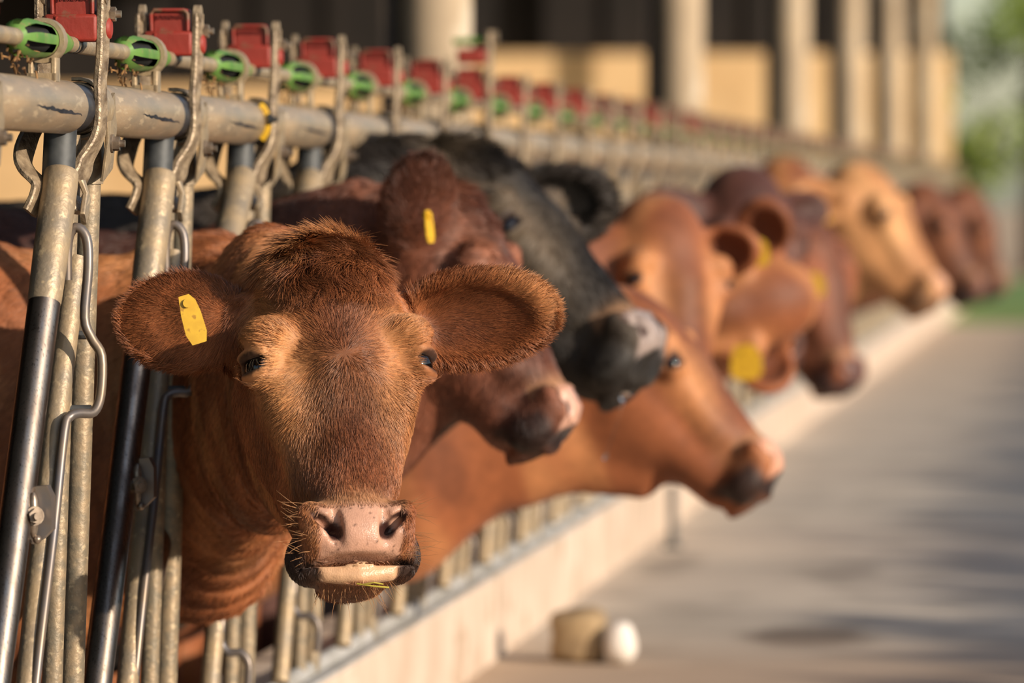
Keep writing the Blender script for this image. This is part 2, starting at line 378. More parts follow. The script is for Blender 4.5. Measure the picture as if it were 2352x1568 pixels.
def m_cap(b):
    b.box((-.001, .004, .090), (.0305, .016, .0155))
    b.box((.001, .006, .1175), (.0235, .012, .0160))
    b.tube([(-.031, .010, .090), (.0425, .010, .090)], .0130, 16)
def m_caprim(b):
    P = [(-.022, -.008, .106), (-.0225, -.0085, .127), (-.019, -.009, .1315), (.019, -.009, .1315), (.0235, -.0085, .127), (.0235, -.0075, .106)]
    b.tube(P, .0024, 8); b.tube([(-.022, -.0075, .104), (-.016, -.0125, .1005)], .0022, 8)
def m_guide(b):  # green slotted cage opening towards the camera, then a cone on the rod
    prof = [(-.345, .0060), (-.338, .0135), (-.322, .0195), (-.30, .0215), (-.25, .0212), (-.20, .0195), (-.16, .0190), (-.155, .0160), (-.14, .0175), (-.10, .0155), (-.05, .0100), (-.03, .0070), (-.028, .004)]
    seg = 24; ring = []
    for (y, r) in prof: ring.append([(r * math.cos(2 * math.pi * j / seg), y, .071 + r * math.sin(2 * math.pi * j / seg)) for j in range(seg)])
    vs = [p for r in ring for p in r]; fs = []
    for k in range(len(prof) - 1):
        for j in range(seg):
            if k in (1, 2, 3, 4) and j % 4 in (1, 2): continue        # the slots of the cage
            fs.append((k * seg + j, (k + 1) * seg + j, (k + 1) * seg + (j + 1) % seg, k * seg + (j + 1) % seg))
    b.add(vs, fs)
def m_guidecore(b): b.tube([(0, -.335, .071), (0, -.21, .071)], [.0125, .0150], 14)  # black filler stands in for the shade inside the hollow cage
def m_bracket(b):
    P = [(.0225 * math.cos(a), -.178, .071 + .0225 * math.sin(a)) for a in np.linspace(0, 2 * math.pi, 24, endpoint=False)]
    b.sweep(P, lambda k: [(-.011, -.0025), (.011, -.0025), (.011, .0025), (-.011, .0025)], closed=True, up=(0, 1, 0))
    for sx in (-.013, .013): b.strap([(sx, -.178, .052), (sx, -.178, .026)], .026, .006)
    b.box((0, -.178, .031), (.016, .013, .004))
def m_tube(b):   # top tube of one bay, its sleeve joint ends in a dark groove
    y0, y1 = -.045 - FS + .665 - .0, 0
    b.tube([(0, .020, 0), (0, .022, 0), (0, .40, 0), (0, FS - .068, 0), (0, FS - .065, 0)], [.0285, .0300, .0300, .0300, .0285], 40)
def m_groove(b): b.tube([(0, -.066, 0), (0, .025, 0)], .0274, 32)
def m_scuff(b):
    rr = random.Random(11); N_ = 26; up, lo = [], []
    for k in range(N_):
        t = k / (N_ - 1); y = FS - .375 + .275 * t; a = -.10 - .22 * t + rr.uniform(-.03, .03); w = (.012 + .07 * math.sin(math.pi * t)) * rr.uniform(.6, 1.2)
        up.append((.0303 * math.cos(a + w), y, .0303 * math.sin(a + w))); lo.append((.0303 * math.cos(a - w), y, .0303 * math.sin(a - w)))
    b.add(up + lo, [(k, k + 1, N_ + k + 1, N_ + k) for k in range(N_ - 1)])
def m_crodbay(b): b.tube([(0, 0, .071), (0, FS, .071)], .0095, 14)
def m_rodmark(b):
    for y in (-.012, .008): b.tube([(0, y, .071), (0, y + .006, .071)], .0100, 14)
def m_latch(b):
    d = [(-.006, -.193, -.06), (-.005, -.150, -.06), (.004, -.134, -.06), (.016, -.146, -.06), (.018, -.18, -.065), (.014, -.235, -.07), (.022, -.258, -.07), (.033, -.278, -.07), (.032, -.32, -.075),
         (.024, -.340, -.08), (.008, -.341, -.085), (-.003, -.345, -.09), (-.009, -.362, -.10), (-.020, -.47, -.14), (-.033, -.58, -.19), (-.042, -.665, -.22), (-.043, -.69, -.22), (-.033, -.703, -.22), (-.016, -.704, -.22), (-.006, -.72, -.22), (-.008, -.755, -.22)]
    b.tube(smoothpath([L(*q) for q in d], 4), .0056, 10)
def m_ties(b): b.tube([(-.016, .0, -.340), (.02, -.0, -.340)], .005, 8)
def m_hinge(b):
    c = Vector((-.024 + .030, -.21, -.445))
    outl = [(-.02, .028), (.004, .030), (.010, .018), (.010, -.018), (.0, -.028), (-.010, -.034), (-.02, -.03)]
    vs = [(c.x + a, c.y - .012, c.z + z) for a, z in outl] + [(c.x + a, c.y + .012, c.z + z) for a, z in outl]
    n = len(outl); b.add(vs, [tuple(reversed(range(n))), tuple(range(n, 2 * n))] + [(i, (i + 1) % n, n + (i + 1) % n, n + i) for i in range(n)])
def m_hingepin(b):
    c = Vector((-.024 + .022, -.232, -.447))
    b.ball(c, (.006, .007, .026), 12, 10); hexbolt(b, c + Vector((.002, -.005, 0)), .0085, .008, ax=(.45, -.89, 0))
    b.ball(c + Vector((.004, 0, -.026)), .005, 10, 6)
def m_wisps(b):
    rr = random.Random(3)
    for k in range(22):
        p = Vector((rr.uniform(-.016, .012), rr.uniform(-.35, -.27), .049 + rr.uniform(-.016, .01)))
        q = p + Vector((rr.uniform(-.010, .008), rr.uniform(-.05, .05), rr.uniform(-.012, .006)))
        b.tube([p, (p + q) / 2 + Vector((0, 0, .004)), q], .0012, 4)
LM = dict(post=[mk(m_post, 'post', M['galv_post']), mk(m_post2, 'inner_post', M['galv_post'])],
          stub=mk(m_stub, 'stub', M['dark_steel']), bar=mk(m_neckbar, 'neck_bar', M['polished']), socket=mk(m_socket, 'socket', M['galv']),
          brace=mk(m_brace, 'brace', M['galv']), near=mk(m_near, 'near', M['worn']), far=mk(m_far, 'far', M['worn']),
          bolt1=mk(m_bolt1, 'b1', M['bolt']), bolt2=mk(m_bolt2, 'b2', M['bolt']), clamp=mk(m_clamp, 'clamp', M['galv']),
          cap=mk(m_cap, 'cap', M['red']), capd=mk(m_cap, 'dark_cap', M['redd']), rim=mk(m_caprim, 'rim', M['red']), guide=mk(m_guide, 'guide', M['green'], 60), core=mk(m_guidecore, 'core', M['black']),
          bracket=mk(m_bracket, 'bracket', M['galv']), tube=mk(m_tube, 'tube', M['galv_tube']), groove=mk(m_groove, 'groove', M['groove']), scuff=mk(m_scuff, 'scuff', M['groove']),
          crod=mk(m_crodbay, 'crod', M['galv']), mark=mk(m_rodmark, 'mark', M['dark_steel']), latch=mk(m_latch, 'latch', M['rod']), ties=mk(m_ties, 'ties', M['dark_steel']),
          hinge=mk(m_hinge, 'hinge', M['rod']), pin=mk(m_hingepin, 'pin', M['bolt']), wisps=mk(m_wisps, 'wisps', M['straw']))
def text_mesh(s, size):
    c = bpy.data.curves.new('lettering', 'FONT'); c.body = s; c.size = size; c.extrude = .0009; c.align_x = 'CENTER'; c.align_y = 'CENTER'
    o = bpy.data.objects.new('tmp', c); col.objects.link(o)
    me = bpy.data.meshes.new_from_object(o.evaluated_get(bpy.context.evaluated_depsgraph_get()))
    bpy.data.objects.remove(o); me.materials.clear(); me.materials.append(M['text']); return me
TXT = text_mesh('JOURDAIN', .0072)

PANELS = [(-1, 5), (6, 12), (13, 19), (20, 27), (28, 35), (36, 45), (46, 55)]
plab = ['dusty galvanized headlock fence panel with polished neck bars, around the cow facing us',
        'blurred headlock fence panel just past the tall end lever, behind the black cow',
        'headlock fence panel with blurred red caps between the second and third pillars',
        'far pale headlock fence panel just above the yellow tagged ears',
        'far blurred headlock fence panel above the pale orange cow head',
        'pale headlock fence panel between the last two pillars',
        'last headlock fence panel at the barn corner beside the trees']
for pi, (n0, n1) in enumerate(PANELS):
    Y0 = FY1 + (n0 - 1) * FS
    root = empty('headlock_fence_panel', (FX, Y0, 0)); thing(root, plab[pi], 'fence', 'headlock feed fence panels')
    ln = (n1 - n0 + 1) * FS
    b = MB(); b.tube([(lean(-.002, -.80), -.04, CURB_Z + .014), (lean(-.002, -.80), ln - .05, CURB_Z + .014)], .013, 16)
    link('bottom_rail', b.mesh('bottom_rail', M['capstone'], 38), root)
    for n in range(n0, n1 + 1):
        y = (n - n0) * FS; p = (0, y, FZ)
        far_ = n > 14
        link('top_tube', LM['tube'], root, p); link('tube_groove', LM['groove'], root, p)
        if n < 8: link('scuff_mark', LM['scuff'], root, p)
        link('control_rod', LM['crod'], root, p)
        link('fixed_post', LM['post'][0], root, p); link('inner_post', LM['post'][1], root, p)
        link('stub_tube', LM['stub'], root, p)
        nb = link('neck_bar', LM['bar'], root, p); sk = link('socket', LM['socket'], nb)
        if n in (2, 3, 4, 5, 6, 7, 8, 11, 13, 14, 19, 23):   # closed locks: the bar hangs nearly upright
            nb.rotation_euler.x = R(-22); c_ = Matrix.Rotation(R(-22), 3, 'X') @ nb_top
            nb.location = Vector(p) + nb_top - c_
        link('locking_strap', LM['near'], root, p); link('locking_strap', LM['far'], root, p)
        cp = link('red_cap', LM['cap'] if n in (-1, 0, 1, 2, 3, 4, 5, 6, 7, 8, 9, 12, 14) else LM['capd'], root, p, bevel=.004 if n < 12 else None)
        gd = link('green_guide', LM['guide'], root, p)
        if not far_:
            link('brace_tube', LM['brace'], root, p)
            link('tube_clamp', LM['clamp'], root, p); link('bolt', LM['bolt1'], root, p); link('clamp_bolt', LM['bolt2'], root, p)
            link('cap_rim', LM['rim'], cp); link('cage_shade_core', LM['core'], gd); link('guide_bracket', LM['bracket'], root, p)
            link('rod_sleeve', LM['mark'], root, p)
            link('latch_rod', LM['latch'], root, p); link('latch_tie', LM['ties'], root, p); link('latch_tie', LM['ties'], root, (0, y, FZ + .084))
            hg = link('hinge_bracket', LM['hinge'], root, p); link('hinge_pin', LM['pin'], hg)
            if n < 6:
                t = link('embossed_lettering', TXT, cp); t.rotation_euler = (math.pi / 2, 0, 0); t.location = (.001, -.0068, .1225)
                w = link('caught_straw', LM['wisps'], gd); w['kind'] = 'stuff'
        if n == 2:
            b = MB(); b.tube([(.0312 * math.cos(a), -.057, .0312 * math.sin(a)) for a in np.linspace(R(48), R(-44), 14)], .0060, 8)
            ys = link('yellow_strap', b.mesh('yellow_strap', M['yellow']), root, p); ys['label'] = 'yellow plastic strap round the tube joint'
            b = MB(); hexbolt(b, (.034, -.06, .004), .0065, .006); link('strap_bolt', b.mesh('strap_bolt', M['dark_steel']), ys)
        if n == 6:
            b = MB(); b.strap([(.036, 0, .20), (.036, 0, .1), (.034, 0, -.05)], .03, .010); b.tube([(.03, .0, .19), (.05, 0, .19)], .012, 8)
            e = link('end_lever', b.mesh('end_lever', M['worn']), root, p)
            b = MB(); b.box((.004, -.01, .155), (.026, .012, .014)); x = link('lever_grip', b.mesh('lever_grip', M['red']), e, bevel=.004)
            b = MB(); b.tube([(-.03, 0, .182), (.03, 0, .186)], .006, 8); link('lever_pin', b.mesh('lever_pin', M['green']), e)

# ================================================================ cattle
def surface_net(f, xs, ys, zs):
    s = f < 0
    c = [s[i:f.shape[0] - 1 + i, j:f.shape[1] - 1 + j, k:f.shape[2] - 1 + k] for i in (0, 1) for j in (0, 1) for k in (0, 1)]
    cnt = sum(q.astype(np.int8) for q in c); act = (cnt > 0) & (cnt < 8)
    idx = np.full(act.shape, -1, np.int64); ai = np.argwhere(act); idx[act] = np.arange(len(ai))
    I, J, K = ai.T; acc = np.zeros((len(ai), 3)); num = np.zeros(len(ai))
    X, Y, Z = xs, ys, zs
    for ax in range(3):
        for p in (0, 1):
            for q in (0, 1):
                o = [[0, 0, 0], [0, 0, 0]]; oth = [a for a in range(3) if a != ax]
                for e in (0, 1):
                    o[e][ax] = e; o[e][oth[0]] = p; o[e][oth[1]] = q
                a0 = (I + o[0][0], J + o[0][1], K + o[0][2]); a1 = (I + o[1][0], J + o[1][1], K + o[1][2])
                f0, f1 = f[a0], f[a1]; cr = (f0 < 0) != (f1 < 0)
                t = np.where(cr, f0 / np.where(cr, f0 - f1, 1), 0)
                P0 = np.stack([X[a0[0]], Y[a0[1]], Z[a0[2]]], 1); P1 = np.stack([X[a1[0]], Y[a1[1]], Z[a1[2]]], 1)
                acc += np.where(cr[:, None], P0 + (P1 - P0) * t[:, None], 0); num += cr
    V = acc / num[:, None]; F_ = []
    for ax in range(3):
        sl0 = [slice(None)] * 3; sl1 = [slice(None)] * 3; sl0[ax] = slice(0, -1); sl1[ax] = slice(1, None)
        a, b_ = s[tuple(sl0)], s[tuple(sl1)]; oth = [q for q in range(3) if q != ax]
        cross = a != b_; ii = np.argwhere(cross)
        ok = np.ones(len(ii), bool)
        for q in oth: ok &= (ii[:, q] > 0) & (ii[:, q] < f.shape[q] - 1)
        ii = ii[ok]; fl = a[tuple(ii.T)]
        quad = []
        for (p, q) in ((0, 0), (1, 0), (1, 1), (0, 1)):
            jj = ii.copy(); jj[:, oth[0]] -= 1 - p; jj[:, oth[1]] -= 1 - q; quad.append(idx[tuple(jj.T)])
        Q = np.stack(quad, 1)
        flip = ~fl if ax != 1 else fl
        Q[flip] = Q[flip][:, ::-1]; F_.append(Q)
    return V, np.concatenate(F_)
def smin(a, b, k):
    h = np.clip(k - np.abs(a - b), 0, None) / k
    return np.minimum(a, b) - h * h * k * .25
def smax(a, b, k): return -smin(-a, -b, k)
def ell(P, c, r, rot=None):
    q = P - np.array(c, np.float32)
    if rot is not None: q = q @ np.array(rot, np.float32)          # columns of rot = axes
    a = q / np.array(r, np.float32); k0 = np.sqrt((a * a).sum(-1)) + 1e-9; a = a / np.array(r, np.float32)
    k1 = np.sqrt((a * a).sum(-1)) + 1e-9
    return k0 * (k0 - 1) / k1
def cone(P, a, b, ra, rb, sc=(1, 1, 1)):
    sc = np.array(sc, np.float32); a = np.array(a, np.float32) * sc; b = np.array(b, np.float32) * sc; q = P * sc
    d = b - a; t = np.clip(((q - a) @ d) / (d @ d), 0, 1)
    return np.sqrt((((q - a) - t[..., None] * d) ** 2).sum(-1)) - (ra + (rb - ra) * t)
def frame(e1, e3):
    e1 = np.array(e1, float); e1 /= np.linalg.norm(e1); e3 = np.array(e3, float); e3 -= e1 * (e1 @ e3); e3 /= np.linalg.norm(e3)
    return np.stack([e1, np.cross(e3, e1), e3], 1)
EYE = (.089, .040, .000)
def eye_dir(s): v = np.array([s * .80, -.60, .02]); return v / np.linalg.norm(v)
def head_sdf(P, ears, mouth=True, lipy=.058):
    d = ell(P, (0, .088, .070), (.088, .085, .098))
    d = smin(d, ell(P, (0, .078, -.005), (.090, .074, .085)), .03)
    d = smin(d, ell(P, (0, .15, .05), (.080, .085, .105)), .05)
    d = smin(d, ell(P, (0, .10, .140), (.050, .05, .030)), .05)
    d = smin(d, cone(P, (0, .062, -.02), (0, .050, -.185), .060, .043), .03)
    d = smin(d, cone(P, (0, .110, -.11), (0, .096, -.208), .050, .035), .03)
    for s in (-1, 1):
        d = smin(d, cone(P, (s * .042, .14, .0), (s * .016, .108, -.19), .056, .032), .04)
        d = smin(d, ell(P, (s * .052, .138, -.005), (.040, .070, .085)), .03)
        d = smin(d, ell(P, (s * .080, .037, .034), (.031, .034, .025)), .018)      # brow
        d = smin(d, cone(P, (s * .070, .048, -.02), (s * .040, .058, -.13), .022, .018), .03)  # cheek crest
        d = smin(d, ell(P, (s * .086, .12, .075), (.028, .035, .03)), .03)        # ear root
        e = np.array((s * EYE[0], EYE[1], EYE[2])); ed = eye_dir(s); fr = frame(np.cross([0, 0, 1], ed), ed)
        d = smin(d, ell(P, e, (.0260, .0260, .0260)), .008)
        d = smax(d, -ell(P, e + ed * .021, (.0205, .0140, .016), fr), .004)
        d = smin(d, ell(P, e + ed * .0185 + np.array((0, 0, .0128)), (.022, .007, .008), fr), .007)   # upper lid
        d = smin(d, ell(P, e + ed * .0175 - np.array((0, 0, .0125)), (.019, .005, .007), fr), .006)
    for s in (-1, 1): d = smax(d, -ell(P, (s * .052, -.012, -.022), (.016, .020, .034)), .030)
    # muzzle
    d = smin(d, ell(P, (0, .052, -.208), (.060, .050, .042)), .02)
    d = smin(d, ell(P, (0, .026, -.212), (.050, .026, .033)), .012)
    for s in (-1, 1):
        d = smin(d, ell(P, (s * .043, .030, -.203), (.020, .026, .026)), .014)
        d = smin(d, ell(P, (s * .048, .066, -.226), (.029, .038, .030)), .018)
    for s in (-1, 1):
        d = smin(d, cone(P, (s * .055, .020, -.188), (s * .050, .020, -.214), .0120, .0110), .012)      # wing of the nostril
        fn = frame((s * .74, .16, .62), (0, -1, .1))
        d = smax(d, -ell(P, (s * .0385, .006, -.2065), (.0190, .0072, .020), fn), .004)
        d = smax(d, -ell(P, (s * .0290, .006, -.2150), (.0085, .0075, .028)), .005)
        d = smax(d, -cone(P, (s * .050, .000, -.194), (s * .060, .012, -.186), .0030, .0015), .006)
    lp = np.minimum(cone(P, (0, lipy, -.2568), (.036, lipy + .005, -.2520), .0112, .0100), cone(P, (0, lipy, -.2568), (-.036, lipy + .005, -.2520), .0112, .0100))
    d = smin(d, lp, .006)                                                        # lower lip, a broad slab
    d = smin(d, ell(P, (0, .088, -.2475), (.042, .046, .0155)), .010)              # chin
    if mouth: d = smax(d, -.35 * cone(P, (-.034, .030, -.2425), (.034, .030, -.2425), .030, .030, (.55, 1, 9)), .004)
    for (base, fr, Ln, W) in ears:
        a = base; e1, e2, e3 = fr[:, 0], fr[:, 1], fr[:, 2]
        c = a + e1 * (Ln * .54)
        d2 = ell(P, c, (Ln * .54, W * .5, .022), fr)
        d2 = smin(d2, cone(P, a - e1 * .02, a + e1 * Ln * .35, .026, .030), .03)
        d2 = smax(d2, -ell(P, c + e3 * .022 - e1 * .006, (Ln * .46, W * .40, .030), fr), .01)
        d = smin(d, d2, .022)
    return d
def axis(lo, hi, flo, fhi, h, H):
    out = [lo]; x = lo
    while x < hi:
        st = h if flo <= x < fhi else min(H, h + .25 * (flo - x if x < flo else x - fhi))
        st = max(st, h); 
        if x < flo: st = min(st, max(h, flo - x)) if flo - x > h * .5 else h
        x += st; out.append(x)
    return np.array(out, np.float32)
def lin(c): return np.array(srgb(*c)[:3])
def lerp(a, b, t): return a + (b - a) * t[..., None]
def sst(x, a, b): t = np.clip((x - a) / (b - a), 0, 1); return t * t * (3 - 2 * t)
def wob(P, s, seed=0):
    r = np.random.default_rng(seed); o = np.zeros(len(P))
    for k in range(6):
        w = r.normal(size=3) * s * (1 + .6 * k); o += np.sin(P @ w + r.uniform(0, 6)) / (1 + .5 * k)
    return o / 2.2
def coat_colour(Q, W, pal, ears, lipc=False, nshade=0.):
    """Q head-local, W world points -> rgba albedo"""
    base, dark, pale, nose, lip = [lin(c) for c in pal]
    C = np.tile(base, (len(Q), 1)).astype(float); x, y, z = np.abs(Q[:, 0]), Q[:, 1], Q[:, 2]
    C = lerp(C, pale, .40 * sst(wob(Q, 9, 3), -.1, .8))
    C = lerp(C, dark, .55 * sst(wob(Q, 14, 5), .0, .9))
    inh = sst(np.linalg.norm(Q - [0, .1, -.05], axis=1), .34, .24)
    C = lerp(C, pale, .42 * inh * np.exp(-((x - .072) ** 2 / .0011 + (z - .035) ** 2 / .0022)) * (y < .08))        # paler brows
    C = lerp(C, pale, .42 * inh * np.exp(-((x - .062) ** 2 / .0008 + (z + .05) ** 2 / .004)) * (y < .08))
    C = lerp(C, dark, .45 * inh * np.exp(-(x ** 2 / .0012)) * sst(z, -.19, -.10) * (y < .05))                    # darker nose stripe
    C = lerp(C, dark, .10 * inh * sst(z, .08, .15))
    C = lerp(C, dark * .55, nshade * sst(np.linalg.norm(Q - [0, .1, -.03], axis=1), .20, .34))  # neck colour darkened in place of shade falling on it
    # eye rims, mouth corners
    for s in (-1, 1):
        e = np.array((s * EYE[0], EYE[1], EYE[2])) + eye_dir(s) * .02
        C = lerp(C, lin((40, 24, 18)), .9 * sst(np.linalg.norm((Q - e) * [1, 1, 1.4], axis=1), .0235, .0175))
    C = lerp(C, lip, inh * .95 * sst(x, .034, .050) * sst(z, -.188, -.212) * sst(z, -.300, -.280) * sst(y, .022, .042))
    C = lerp(C, lip * .6 + base * .4, inh * .85 * sst(z, -.246, -.262) * sst(y, .045, .06) * sst(y, .16, .12))
    C = lerp(C, lin((170, 128, 92)), inh * .6 * sst(x, .062, .048) * np.exp(-((z + .178) ** 2 / .0003)) * (y < .05))
    skin = inh * sst(y, .052, .036) * sst(z, -.176, -.190) * sst(z, -.250, -.244) * sst(x, .052 - .05 * np.clip(-z - .215, 0, .03), .044 - .05 * np.clip(-z - .215, 0, .03))
    C = lerp(C, nose, skin)
    spots = sst(wob(Q, 260, 8), .75, .95) * skin
    C = lerp(C, lin((70, 48, 34)), .8 * spots)
    # nostril hollows
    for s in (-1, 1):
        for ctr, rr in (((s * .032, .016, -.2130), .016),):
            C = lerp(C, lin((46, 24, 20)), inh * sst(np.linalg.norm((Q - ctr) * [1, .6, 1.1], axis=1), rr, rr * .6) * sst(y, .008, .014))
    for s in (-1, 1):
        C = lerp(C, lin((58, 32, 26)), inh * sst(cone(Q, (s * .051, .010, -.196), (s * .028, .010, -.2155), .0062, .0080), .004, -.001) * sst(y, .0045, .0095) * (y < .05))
    ll = inh * sst(y, .066, .050) * sst(z, -.2415, -.2440) * sst(z, -.2675, -.2635) * sst(x, .047, .042)
    C = lerp(C, lin((196, 156, 120)) if lipc else lip, ll); C = lerp(C, lin((90, 82, 30)), .8 * inh * sst(z, -.266, -.276) * sst(z, -.296, -.284) * sst(y, .07, .045) * sst(wob(Q, 120, 4), -.3, .4))
    earm = np.zeros(len(Q))
    for (a, fr, Ln, Wd) in ears:
        q = (Q - (a + fr[:, 0] * Ln * .54)) @ fr; on = (np.abs(q[:, 2]) < .05) & (q[:, 0] > -Ln * .5)
        rad = np.sqrt((q[:, 0] / (Ln * .50)) ** 2 + (q[:, 1] / (Wd * .46)) ** 2)
        inner = on & (q[:, 2] > -.016)
        C = np.where((inner)[:, None], lerp(C, dark * .8 + base * .2, .85 * sst(rad, .95, .55)), C)
        earm = np.maximum(earm, on * sst(rad, 1.3, 1.1))
    A = np.clip(skin + ll, 0, 1)
    return np.concatenate([np.clip(C, 0, 1), A[:, None]], 1), skin + ll, earm

def cow(label, E, yaw, pitch, roll, pal, ears=(), neck=None, h=.008, H=.035, fur=0, body_y=None, size=1.0, hairw=1.0, tags=(), groom=None, group=None, wrinkle=0, seed=1, box=(.30, .17, .36, .34), body=True, palelip=False, neckshade=0.):
    E = np.array(E); Rm = np.array((Matrix.Rotation(R(yaw), 3, 'Z') @ Matrix.Rotation(R(roll), 3, 'Y') @ Matrix.Rotation(R(-pitch), 3, 'X'))) * 1.0
    toL = lambda P: ((P - E) @ Rm) / size
    toW = lambda Q: (np.asarray(Q) * size) @ Rm.T + E
    er = []
    for (sx, e1, e3, Ln, W) in ears:
        e1 = np.array(e1, float) @ Rm; e3 = np.array(e3, float) @ Rm
        er.append((np.array((sx * .088, .112, .082)), frame(e1, e3), Ln, W))
    fyc = body_y if body_y is not None else E[1] + .3
    nb = toW((0, .150, -.03))
    if neck is None:
        neck = [((FX + .02, fyc, .60), .105), ((FX - .32, fyc, .53), .135)]
    zs_ = .48
    # grid
    bx = box[0] * size
    cx = toW((0, .07, -.03))
    lo = [FX - 2.75 if body else FX - .6, fyc - .45, BARN_Z - .05]; hi = [max(cx[0] + bx + .06, FX + .2), fyc + .45, .98]
    lo[1] = min(lo[1], cx[1] - bx - .06); hi[1] = max(hi[1], cx[1] + bx + .06); lo[2] = min(lo[2], cx[2] - bx - .1); hi[2] = max(hi[2], cx[2] + bx + .1)
    ext = [bx, bx, bx]
    if fur > 100000: ext = [.29, .20, .31]
    ax = [axis(lo[i], hi[i], cx[i] - ext[i], cx[i] + ext[i], h, H) for i in range(3)]
    G = np.stack(np.meshgrid(*ax, indexing='ij'), -1)
    # neck and body
    f = None
    pts = [(nb, .064)] + [(np.array(a), b_) for a, b_ in neck]
    for (a, ra), (b_, rb) in zip(pts[:-1], pts[1:]):
        d = cone(G, a, b_, ra * size, rb * size, (1, 1, zs_)) * (1 / (1 + .25)); f = d if f is None else smin(f, d, .06)
    if body:
        B = lambda x, y, z: (FX + x, fyc + y, z)
        f = smin(f, ell(G, B(-.62, 0, .49), (.42, .235, .385)), .12)
        f = smin(f, ell(G, B(-1.35, 0, .42), (.80, .30, .37)), .12)
        f = smin(f, ell(G, B(-2.15, 0, .50), (.38, .25, .31)), .12)
        for s in (-1, 1):
            f = smin(f, cone(G, B(-.55, s * .13, .30), B(-.52, s * .13, .02), .10, .055), .06)
            f = smin(f, cone(G, B(-.52, s * .13, .02), B(-.54, s * .13, -.30), .048, .036), .03)
            f = smin(f, cone(G, B(-.54, s * .13, -.30), B(-.51, s * .13, BARN_Z + .045), .038, .048), .03)
            f = smin(f, cone(G, B(-2.15, s * .14, .42), B(-2.02, s * .14, .10), .17, .085), .06)
            f = smin(f, cone(G, B(-2.02, s * .14, .10), B(-2.32, s * .13, -.06), .07, .045), .04)
            f = smin(f, cone(G, B(-2.32, s * .13, -.06), B(-2.26, s * .13, -.31), .042, .036), .03)
            f = smin(f, cone(G, B(-2.26, s * .13, -.31), B(-2.22, s * .13, BARN_Z + .045), .038, .048), .03)
        f = smin(f, cone(G, B(-2.50, 0, .70), B(-2.60, 0, .0), .03, .018), .03)
    # head block
    sl = tuple(slice(*(np.searchsorted(ax[i], cx[i] - bx - .03), np.searchsorted(ax[i], cx[i] + bx + .03))) for i in range(3))
    hs = head_sdf(toL(G[sl]).astype(np.float32), er, palelip, .042 if palelip else .060) * size
    f[sl] = smin(f[sl], hs, .032)
    V, Q4 = surface_net(f, *[a.astype(float) for a in ax]); del G, f
    QL = toL(V)
    if wrinkle:
        # skin folds across the neck, running from the crest down to the throat
        t = QL[:, 1]; wgt = sst(t, .15, .22) * sst(V[:, 0], FX - .1, FX + .02)
        me_n = np.sin((QL[:, 1] * 1.0 + .25 * QL[:, 2]) * 150 + 2.2 * wob(QL, 9, 2)); 
        V[:, 1] -= wrinkle * wgt * (me_n * .5 + .5) * .6; V[:, 0] += wrinkle * .5 * wgt * me_n
    colr, skin, earm = coat_colour(QL, V, pal, er, palelip, neckshade)
    root = empty('cow', (float(FX - .6), float(fyc), BARN_Z)); thing(root, label, 'cow', group)
    O = np.array(root.location)
    me = bpy.data.meshes.new('cow_body'); me.vertices.add(len(V)); me.vertices.foreach_set('co', (V - O).astype(np.float32).ravel())
    me.loops.add(4 * len(Q4)); me.loops.foreach_set('vertex_index', Q4.astype(np.int32).ravel())
    me.polygons.add(len(Q4)); me.polygons.foreach_set('loop_start', np.arange(0, 4 * len(Q4), 4, dtype=np.int32)); me.polygons.foreach_set('loop_total', np.full(len(Q4), 4, np.int32))
    me.update(); me.validate(); me.shade_smooth(); me.materials.append(M['hide'])
    ca = me.color_attributes.new('coat', 'FLOAT_COLOR', 'POINT'); ca.data.foreach_set('color', colr.astype(np.float32).ravel())
    body_o = link('body', me, root)
    for s in (-1, 1):
        e = toW((s * EYE[0], EYE[1], EYE[2])); b = MB(); b.ball(e - O, (.0218 if fur > 100000 else .0196) * size, 24, 16); link('eye', b.mesh('eye', M['eye']), root)
    for (P, e1, e3, w_, l_, bend) in tags:
        fr = frame(e1, e3); b = MB(); prof = [(-.5, -.30, 0), (-.5, .20, 0), (-.36, .42, 0), (-.1, .5, 0), (.30, .5, 0), (.5, .34, 0), (.5, -.34, 0), (.28, -.5, 0), (-.1, -.45, 0)]
        top, bot = [], []
        for (a, c_, _) in prof:
            q = P + fr[:, 0] * a * l_ + fr[:, 1] * c_ * w_ + fr[:, 2] * bend * (a * 2) ** 2
            top.append(q + fr[:, 2] * .0009); bot.append(q - fr[:, 2] * .0009)
        n = len(top); b.add([t - O for t in top] + [t - O for t in bot], [tuple(range(n)), tuple(reversed(range(n, 2 * n)))] + [(i, n + i, n + (i + 1) % n, (i + 1) % n) for i in range(n)])
        b.tube([Vector(P - O - fr[:, 0] * l_ * .33 - fr[:, 2] * .006), Vector(P - O - fr[:, 0] * l_ * .33 + fr[:, 2] * .004)], .005, 12)
        t = link('ear_tag', b.mesh('ear_tag', M['yellow']), root); t['label'] = 'yellow plastic ear tag'
    if fur: make_fur(root, O, V, Q4, colr, skin, earm, er, toL, Rm, fur, hairw, size, seed, groom)
    return root, toW

